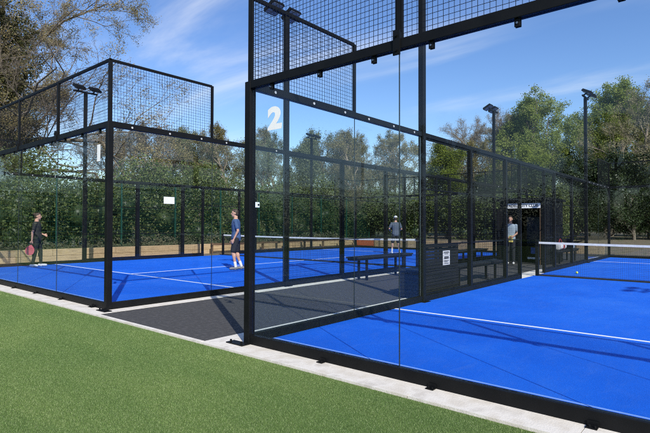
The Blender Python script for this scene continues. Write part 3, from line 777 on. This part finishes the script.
T('olive', 334, 38, 8.6, 'olive brown tree just right of the small distant floodlight', 'tree', 'bark_pale', 'olive', rot=1.9)
T('olive', 368, 37, 8.8, 'tallest olive brown budding tree in the middle of the photo', 'tree', 'bark_pale', 'olive', rot=4.1)
T('olive', 402, 39, 8.4, 'olive brown budding tree behind the thick near floodlight pole', 'tree', 'bark_pale', 'olive', rot=5.3)
T('bright', 446, 33, 7.2, 'vivid yellow green bushy tree right of the thick floodlight pole', 'tree', 'bark', 'bright', rot=.7)
for px, d, h, k, lf, lab in ((138, 41, 9.6, 'bare', 'grey_buds', 'grey twiggy tree set back behind the near left corner post'), (180, 42, 9.4, 'olive', 'pale_green', 'pale sage tree set back left of the white notice sign'),
        (220, 41, 9.2, 'bare', 'olive', 'olive twiggy tree set back above the man in blue'), (284, 41, 9.8, 'olive', 'olive', 'olive tree set back behind the tall mesh corner pole'), (318, 42, 9.6, 'sparse', 'pale_green', 'pale tree set back behind the small distant floodlight'),
        (351, 42, 9.6, 'bare', 'olive', 'olive twiggy tree set back in the middle of the photo'), (386, 42, 9.2, 'olive', 'olive', 'dense olive tree set back left of the thick floodlight pole'), (424, 44, 9.0, 'olive', 'olive', 'olive tree set back exactly behind the thick floodlight pole'),
        (470, 38, 8.4, 'olive', 'olive', 'olive tree standing in front of the grey leafless crowns')):
    T(k, px, d, h, lab, 'tree', 'bark_pale', lf, rot=px*.7)
T('bare', 458, 46, 10.2, 'grey leafless tree rising behind the vivid green bushy tree', 'bare_tree', 'bark_pale', 'grey_buds', rot=.9)
T('bare', 480, 43, 11.3, 'grey leafless tree left of the kiosk side floodlight pole', 'bare_tree', 'bark_pale', 'grey_buds', rot=2.2)
T('bare', 506, 42, 11.5, 'grey leafless tree right of the kiosk side floodlight pole', 'bare_tree', 'bark_pale', 'grey_buds', rot=3.7)
T('bright', 500, 35, 6.4, 'low yellow green tree under the grey leafless crowns', 'tree', 'bark', 'olive', rot=3.1)
T('bright', 524, 35, 7.2, 'yellow green tree directly above the kiosk', 'tree', 'bark', 'bright', rot=1.1)
T('maple', 546, 38, 12.2, 'tall leafy green maple left of the right hand floodlight pole', 'maple_tree', 'bark', 'maple', rot=.2)
T('maple2', 610, 37, 12.6, 'tall leafy green maple right of the right hand floodlight pole', 'maple_tree', 'bark', 'maple', rot=2.5)
T('maple', 576, 42, 11.5, 'green maple set back between the two tallest maples', 'maple_tree', 'bark', 'maple', rot=3.9)
T('maple2', 532, 43, 11.6, 'green maple set back above and right of the kiosk sign', 'maple_tree', 'bark', 'bright', rot=5.2)
T('maple', 634, 43, 12.4, 'green maple set back just left of the beige willow', 'maple_tree', 'bark', 'maple', rot=1.2)
T('willow', 650, 31, 11.2, 'beige catkin covered willow at the right edge of the photo', 'willow_tree', 'bark_pale', 'willow', rot=.5)
T('maple2', 700, 35, 12.5, 'green maple just outside the right edge behind the willow', 'maple_tree', 'bark', 'maple', rot=4.9)
T('willow', 745, 31, 11, 'second willow further right, outside the photo', 'willow_tree', 'bark_pale', 'willow', rot=3.5)
for i, (px, d, h, lab) in enumerate((
    (486, 31, 5.0, 'dark evergreen shrub left of the kiosk behind the far fences'),
    (515, 32, 5.0, 'dark evergreen shrub behind the kiosk roof'),
    (545, 30, 5.4, 'dark evergreen shrub just right of the kiosk'),
    (574, 31, 5.8, 'dark evergreen shrub behind the right hand floodlight pole'),
    (604, 30, 6.0, 'tall dark evergreen shrub right of the right hand floodlight pole'),
    (634, 29, 6.0, 'dark evergreen shrub near the right edge above the net'),
    (664, 29, 5.4, 'dark evergreen shrub cut by the right edge of the photo'),
    (700, 29, 6.0, 'dark evergreen shrub outside the photo on the right'))):
    T('holly', px, d, h, lab, 'evergreen_shrub', 'bark', 'holly', rot=i*1.3, z=.2)
# unseen trees added behind the camera to fill the glass reflections
for i, (x, y, s, k, lf, lab) in enumerate(((-14, -36, 1.0, 'maple', 'maple', 'leftmost added leafy tree behind the camera, for glass reflections'), (-4, -40, .95, 'maple2', 'maple', 'second added leafy tree behind the camera, for glass reflections'),
        (7, -37, .9, 'willow', 'willow', 'added beige willow behind the camera, for glass reflections'), (17, -36, 1.0, 'maple', 'maple', 'rightmost added leafy tree behind the camera, for glass reflections'))):
    place_tree(k, 'tree', lab, (x, y, -.05), i*1.7, s, 'bark' if k != 'willow' else 'bark_pale', lf)
hedge('hedge', 'unseen green hedge added left of the lawn to block sky reflections', -27, -24.5, -33, -4, -.05, 4.6, 260, .2, M['hedge'], 6, 1.5, 130)  # added out of view to cut the bright horizon mirrored in the left glass
for x, y, sc3, k, lf, lab in ((-31, -9, .95, 'olive', 'olive', 'unseen added olive tree behind the lawn hedge, nearest the left court'), (-33, -15, 1.2, 'maple', 'maple', 'unseen added leafy tree behind the lawn hedge, middle of the row'), (-31, -22, 1.2, 'olive', 'olive', 'unseen added olive tree behind the lawn hedge, nearest the back')):  # unseen trees added to keep bright sky out of the left glass
    place_tree(k, 'tree', lab, (x, y, -.05), x+y, sc3*1.15, 'bark_pale' if k == 'olive' else 'bark', lf)
# far woods
rng = np.random.default_rng(77); P = []
for k in range(150):
    a = R(-125)+R(190)*k/150 + R(90)      # arc in front of the camera
    d = rng.uniform(62, 80); ang_ = YAW+R(90)+(k/150-.5)*R(150)
    c = np.array([CAM.x+math.cos(ang_)*d, CAM.y+math.sin(ang_)*d, 0]); h = rng.uniform(4, 7.0)
    n = 420; q = rng.normal(size=(n, 3)); q /= np.linalg.norm(q, axis=1)[:, None]
    q *= rng.uniform(.5, 1.0, (n, 1))*np.array([3.0, 3.0, h*.52]); P.append(c+q+np.array([0, 0, h*.45]))
V, F = rng_quads(rng, np.concatenate(P), .55)
tag(np_mesh('distant_woods', V, F, M['olive']), 'distant belt of woodland behind the nearer trees', 'woods', kind='stuff')

# ------------------------------------------------------------------ people
def sphere_pts(c, r, n=12, m=8):
    v = []; f = []
    for i in range(m+1):
        th = math.pi*i/m
        for k in range(n):
            a = 2*math.pi*k/n; v.append((c[0]+r[0]*math.sin(th)*math.cos(a), c[1]+r[1]*math.sin(th)*math.sin(a), c[2]+r[2]*math.cos(th)))
    for i in range(m):
        for k in range(n): f.append((i*n+k, (i+1)*n+k, (i+1)*n+(k+1) % n, i*n+(k+1) % n))
    return v, f
class Body:
    def __init__(s): s.v = []; s.f = []
    def add(s, v, f):
        i = len(s.v); s.v += v; s.f += [tuple(i+q for q in t) for t in f]; return s
    def ball(s, c, r): 
        if not hasattr(r, '__len__'): r = (r, r, r)
        return s.add(*sphere_pts(c, r))
    def cap(s, a, b, ra, rb, n=12, flat=1.0):
        a = Vector(a); b = Vector(b); d = (b-a); ln = d.length; d.normalize()
        ref = Vector((0, 1, 0)) if abs(d.y) < .9 else Vector((1, 0, 0))
        x = d.cross(ref).normalized(); y = d.cross(x)
        prof = []
        for k in range(5):
            t = math.pi/2*(1-k/4); prof.append((-ra*math.sin(t), ra*math.cos(t)))
        for k in range(5):
            t = math.pi/2*k/4; prof.append((ln+rb*math.sin(t), rb*math.cos(t)))
        v = []; f = []
        for h, r in prof:
            r = max(r, .0005)
            for k in range(n):
                q = 2*math.pi*k/n; v.append(tuple(a+d*h+(x*math.cos(q)+y*math.sin(q)*flat)*r))
        for i in range(len(prof)-1):
            for k in range(n): f.append((i*n+k, i*n+(k+1) % n, (i+1)*n+(k+1) % n, (i+1)*n+k))
        f.append(tuple(range(n-1, -1, -1))); f.append(tuple((len(prof)-1)*n+k for k in range(n)))
        return s.add(v, f)
    def loft(s, rings, n=20):
        v = []; f = []
        for cx, cy, z, rx, ry in rings:
            for k in range(n):
                a = 2*math.pi*k/n; v.append((cx+rx*math.cos(a), cy+ry*math.sin(a), z))
        for i in range(len(rings)-1):
            for k in range(n): f.append((i*n+k, i*n+(k+1) % n, (i+1)*n+(k+1) % n, (i+1)*n+k))
        f.append(tuple(range(n-1, -1, -1))); f.append(tuple((len(rings)-1)*n+k for k in range(n)))
        return s.add(v, f)
    def build(s, name, mat, parent, vox=.008, smooth=4):
        me = bpy.data.meshes.new(name); me.from_pydata(s.v, [], s.f); me.update()
        o = bpy.data.objects.new(name, me); COL.objects.link(o)
        r = o.modifiers.new('r', 'REMESH'); r.mode = 'VOXEL'; r.voxel_size = vox; r.use_smooth_shade = True
        if smooth:
            q = o.modifiers.new('s', 'SMOOTH'); q.factor = .5; q.iterations = smooth
        bpy.context.view_layer.update()
        m2 = bpy.data.meshes.new_from_object(o.evaluated_get(bpy.context.evaluated_depsgraph_get()))
        bpy.data.objects.remove(o); m2.materials.clear(); m2.name = name
        return link_mesh(m2, name, mat, parent, world=False)
def hand(B, wrist, elbow, side, curl=.5):
    w = Vector(wrist); d = (w-Vector(elbow)).normalized()
    ref = Vector((side, 0, 0)); nrm = (ref-d*ref.dot(d)).normalized()     # back of the hand faces outwards
    acr = d.cross(nrm).normalized()
    B.cap(w, w+d*.03, .026, .03); 
    for k in (-1, 0, 1): B.cap(w+d*.02+acr*.018*k, w+d*.085+acr*.024*k, .017, .015)
    for k, (o_, l) in enumerate(((-.032, .062), (-.011, .075), (.011, .078), (.031, .068))):
        p = w+d*.085+acr*o_; c = curl*(.8+.15*k)
        q = p+(d*math.cos(c)-nrm*math.sin(c))*l*.5; r = q+(d*math.cos(2*c)-nrm*math.sin(2*c))*l*.5
        B.cap(p, q, .0095, .0085, 8); B.cap(q, r, .0085, .0075, 8)
    p = w+d*.03+acr*.03*1; q = p+(acr*.75+d*.6-nrm*.2).normalized()*.038; r = q+(d*.85+acr*.2-nrm*.4).normalized()*.032
    B.cap(p, q, .012, .0105, 8); B.cap(q, r, .0105, .009, 8)
def person(loc, rotz, label, J, look, height=1.75):
    """J: joints in a local frame, facing +Y, 1.75 m tall. look: clothing choices."""
    root = empty('person', loc, label, 'person', rotz=0); root.rotation_euler[2] = rotz
    ORG[root] = Vector((0, 0, 0)); sc_ = height/1.75; root.scale = (sc_, sc_, sc_)
    fem = look.get('female'); sw = .165 if fem else .19
    lx = J.get('lean', 0)
    yo = lambda z: lx*(z-.93)
    hipw = .165 if fem else .155
    torso = [(0, yo(.84), .84, hipw*.8, .10), (0, yo(.92), .92, hipw, .115), (0, yo(1.0), 1.0, hipw*.93, .11), (0, yo(1.1), 1.1, .128 if fem else .145, .10),
             (0, yo(1.22), 1.22, .14 if fem else .165, .112), (0, yo(1.33), 1.33, sw*.96, .115), (0, yo(1.41), 1.41, sw*.92, .10), (0, yo(1.455), 1.455, .11, .075), (0, yo(1.49), 1.49, .062, .06), (0, yo(1.56), 1.56, .054, .056)]
    hy = J.get('head', (0, 0))[0]; hd = Vector((0, yo(1.6)+.015+J.get('heady', 0), 1.635))
    B = Body().loft(torso)
    B.cap((0, yo(1.45), 1.45), (hd.x, hd.y-.01, 1.57), .058, .052)
    # head
    B.ball((hd.x, hd.y, hd.z+.02), (.074, .092, .098)); B.ball((hd.x, hd.y+.025, hd.z-.045), (.056, .066, .062))
    B.cap((hd.x, hd.y+.062, hd.z-.088), (hd.x, hd.y+.068, hd.z-.085), .02, .02)
    B.cap((hd.x, hd.y+.088, hd.z+.018), (hd.x, hd.y+.106, hd.z-.02), .008, .0135)
    for s in (-1, 1): B.ball((s*.074, hd.y-.005, hd.z-.002), (.010, .022, .032))
    arms = {}
    for s, k in ((-1, 'L'), (1, 'R')):
        sh = Vector((s*sw, yo(1.40), 1.405)); e = Vector(J['elbow'+k]); w_ = Vector(J['wrist'+k]); arms[k] = (sh, e, w_)
        B.ball(sh, .055); B.cap(sh, e, .049, .037); B.cap(e, w_, .038, .025); hand(B, w_, e, s, J.get('curl'+k, .5))
    legs = {}
    for s, k in ((-1, 'L'), (1, 'R')):
        h = Vector((s*.088, yo(.9), .90)); kn = Vector(J['knee'+k]); an = Vector(J['ankle'+k]); legs[k] = (h, kn, an)
        B.cap(h, kn, .085, .052); B.cap(kn, an, .052, .034); B.ball(kn+(an-kn)*.25+Vector((0, -.018, 0)), (.05, .05, .1))
        f = Vector(J['toe'+k]); B.cap(an+Vector((0, -.02, -.04)), f, .035, .028)
    body = B.build('body', M['skin'], root, .0085, 3)
    # shirt
    S = Body(); off = .016
    S.loft([(x, y, z, rx+off+(.012 if z < 1.1 else 0), ry+off+(.012 if z < 1.1 else 0)) for x, y, z, rx, ry in torso if .83 < z < 1.46 and not (z < .9 and not look.get('long'))]
           + [(0, yo(1.475), 1.475, .078, .066)])
    for k in 'LR':
        sh, e, w_ = arms[k]; S.ball(sh, .062); S.cap(sh, sh+(e-sh)*(.66), .061, .054 if fem else .062, flat=.95)
    S.build('t_shirt', M[look['shirt']], root, .009, 3)
    # lower clothing
    T_ = Body()
    T_.loft([(x, y, z, rx+.012, ry+.012) for x, y, z, rx, ry in torso if z < 1.02])
    for k in 'LR':
        h, kn, an = legs[k]
        if look['legs'] == 'shorts':
            T_.cap(h, h+(kn-h)*.83, .104, .088)
        elif look['legs'] == 'leggings':
            T_.cap(h, kn, .096, .063); T_.cap(kn, kn+(an-kn)*.95, .063, .047); T_.ball(kn+(an-kn)*.25+Vector((0, -.018, 0)), (.061, .062, .115))
        else:
            T_.cap(h, kn, .098, .072); T_.cap(kn, kn+(an-kn)*.97, .070, .058)
    T_.build({'shorts': 'shorts', 'leggings': 'leggings'}.get(look['legs'], 'trousers'), M[look['bottom']], root, .009, 3)
    for k in 'LR':
        h, kn, an = legs[k]; t = Vector(J['toe'+k])
        if look.get('socks'):
            Body().cap(an+(kn-an)*.32, an+Vector((0, 0, -.01)), .046, .040).build('sock', M['sock'], root, .008, 2)
        Sh = Body(); heel = Vector((an.x, an.y-.045, t.z+.01)); 
        Sh.cap(heel, (t.x, t.y, t.z), .043, .038, flat=1.0).cap(an+Vector((0, -.005, -.02)), an+Vector((0, .01, -.05)), .043, .045)
        Sh.cap(an+Vector((0, .01, -.04)), (t.x, t.y-.03, t.z+.012), .042, .033)
        Sh.build('shoe', M[look['shoe']], root, .008, 3)
    # hair
    Hh = Body(); Hh.ball((hd.x, hd.y-.018, hd.z+.043), (.080, .092, .088)); Hh.ball((hd.x, hd.y-.045, hd.z), (.074, .062, .085)); Hh.ball((hd.x, hd.y+.035, hd.z+.092), (.06, .052, .035))
    if look.get('bun'): Hh.ball((hd.x, hd.y-.105, hd.z+.075), .045)
    if look.get('cap'):
        Hh.build('hair', M['hair_brown'], root, .008, 3)
        Cp = Body().ball((hd.x, hd.y-.008, hd.z+.066), (.088, .102, .075)).ball((hd.x, hd.y+.11, hd.z+.055), (.065, .065, .010)); Cp.build('cap', M['shoe_white'], root, .008, 2)
    else: Hh.build('hair', M[look.get('hair', 'hair_brown')], root, .008, 3)
    for s in (-1, 1):
        v, f = sphere_pts((s*.029, hd.y+.082, hd.z+.012), (.011, .007, .007), 8, 6); b_ = MB(); b_.v = v; b_.f = f; e_ = b_.build('eye', M['eye']); e_.parent = root
    v, f = sphere_pts((0, hd.y+.0875, hd.z-.05), (.021, .006, .006), 8, 6); b_ = MB(); b_.v = v; b_.f = f; e_ = b_.build('mouth', M['lip']); e_.parent = root
    return root
rt_ang = YAW    # facing image right: local +Y -> RT ; rotation about z so that +Y maps to RT = YAW-90deg
face = lambda deg: YAW+R(deg)      # 0 = away from camera, -90 = towards image right, 90 = left, 180 = towards camera
std = dict(kneeL=(-.10, .02, .50), ankleL=(-.10, -.02, .09), toeL=(-.115, .13, .045), kneeR=(.10, .02, .50), ankleR=(.10, -.02, .09), toeR=(.115, .13, .045),
           elbowL=(-.235, -.02, 1.12), wristL=(-.235, .06, .87), elbowR=(.235, -.02, 1.12), wristR=(.235, .06, .87))
pw = person((-12.72, 2.24, .008), face(-72), 'woman in black top and leggings holding a coral racket by the left wall',
    dict(std, heady=.02, lean=-.02, kneeL=(-.09, .09, .50), ankleL=(-.10, .10, .09), toeL=(-.12, .25, .045), kneeR=(.09, -.02, .50), ankleR=(.09, -.10, .09), toeR=(.12, .04, .045),
         elbowL=(-.20, -.06, 1.13), wristL=(-.15, .17, 1.04), elbowR=(.22, -.08, 1.12), wristR=(.23, -.09, .86), curlR=.9),
    dict(female=1, shirt='cloth_black', legs='leggings', bottom='cloth_black', shoe='shoe_white', bun=1, long=1), 1.70)
person((-7.22, 5.75, .008), face(98), 'man in a blue t-shirt and dark shorts beside the near corner post',
    dict(std, heady=.01, lean=.02, kneeL=(-.09, .08, .50), ankleL=(-.09, .0, .09), toeL=(-.10, .15, .045), kneeR=(.09, .0, .50), ankleR=(.09, -.16, .095), toeR=(.10, -.01, .045),
         elbowL=(-.235, -.06, 1.13), wristL=(-.22, .06, .88), elbowR=(.235, -.03, 1.12), wristR=(.22, .10, .89)),
    dict(shirt='cloth_navy', legs='shorts', bottom='cloth_dark', shoe='shoe_grey', socks=1, long=1), 1.80)
person((-8.05, 15.95, .008), face(8), 'man seen from behind in slate shirt and pale cap beyond the net',
    dict(std, kneeL=(-.14, .04, .50), ankleL=(-.18, .0, .09), toeL=(-.22, .14, .045), kneeR=(.14, .04, .50), ankleR=(.19, .0, .09), toeR=(.23, .14, .045),
         elbowL=(-.30, .02, 1.16), wristL=(-.22, .22, 1.10), elbowR=(.28, .0, 1.14), wristR=(.18, .2, 1.05)),
    dict(shirt='cloth_slate', legs='shorts', bottom='cloth_dark', shoe='shoe_white', socks=1, cap=1, long=1), 1.76)
person((-1.86, 13.55, -.004), face(150), 'man in a pale grey t-shirt and dark trousers standing at the kiosk door',
    dict(std, elbowL=(-.25, -.02, 1.14), wristL=(-.13, .20, 1.02), elbowR=(.24, -.03, 1.13), wristR=(.10, .2, 1.0), curlL=.9, curlR=.9),
    dict(shirt='cloth_pale', legs='trousers', bottom='cloth_dark', shoe='shoe_white', long=1), 1.68)
def from_person(p, loc_): return p.matrix_basis @ Vector(loc_)
bpy.context.view_layer.update()
# coral racket hanging from the right hand
def racket(root_pos, axis, nrm, label, mat):
    root = empty('padel_racket', root_pos, label, 'racket')
    a = Vector(axis).normalized(); n = Vector(nrm); n = (n-a*n.dot(a)).normalized(); x = a.cross(n)
    P0 = Vector(root_pos)
    MB().cyl(P0-a*.06, P0+a*.09, .015, .014, n=12).build('grip', M['cloth_black'], root)
    mb = MB(); outl = []
    for k in range(36):
        t = 2*math.pi*k/36; outl.append(a*(.26-.15*math.cos(t))+x*(.13*math.sin(t)*(1-.05*math.cos(t))))
    for s in (-1, 1): mb.v += [tuple(P0+q+n*.018*s) for q in outl]
    mb.f = [tuple(range(35, -1, -1)), tuple(range(36, 72))]+[(k, (k+1) % 36, 36+(k+1) % 36, 36+k) for k in range(36)]
    hd = mb.build('head', mat, root, bevel=.006)
    th = MB().bar(P0+a*.08, P0+a*.13+x*.05, .02, .03, up=tuple(n)).bar(P0+a*.08, P0+a*.13-x*.05, .02, .03, up=tuple(n)); th.build('throat', mat, root)
    ho = MB()
    for i in range(-3, 4):
        for j in range(-3, 4):
            if i*i+j*j <= 10:
                c = P0+a*(.27+i*.03)+x*j*.03
                ho.cyl(c-n*.0185, c+n*.0185, .006, n=8)
    ho.build('holes', M['ink_black'], hd)
hp = from_person(pw, (.238, -.09, .80))
racket(tuple(hp), (-RT.x*.22, -RT.y*.22, -.97), tuple(-FW*1.0+RT*.25), 'coral padel racket hanging from the hand of the woman in black', M['pink'])
tp = empty('towel', (-1.86, 13.4, 1.0), 'small yellow cloth held by the man at the kiosk', 'towel')
Tw = Body(); q = Vector((-1.78, 13.36, .0))
for k in range(5): Tw.cap((q.x-.05+k*.022, q.y, .98), (q.x-.06+k*.03, q.y-.01*(k % 2), .78), .016, .020)
Tw.build('folded_cloth', M['yellow_cloth'], tp, .008, 3).location = (1.86, -13.4, -1.0)

# ------------------------------------------------------------------ render settings
sc.view_settings.view_transform = 'Standard'; sc.view_settings.look = 'None'; sc.view_settings.exposure = .3; sc.view_settings.gamma = 1
sc.view_settings.use_curve_mapping = False
sc.render.engine = 'CYCLES'
sc.cycles.transparent_max_bounces = 48; sc.cycles.max_bounces = 6; sc.cycles.diffuse_bounces = 3; sc.cycles.glossy_bounces = 3
sc.cycles.use_denoising = False; sc.cycles.use_adaptive_sampling = True; sc.cycles.adaptive_threshold = .01
sc.cycles.caustics_reflective = False; sc.cycles.caustics_refractive = False
sc.cycles.filter_width = 1.2
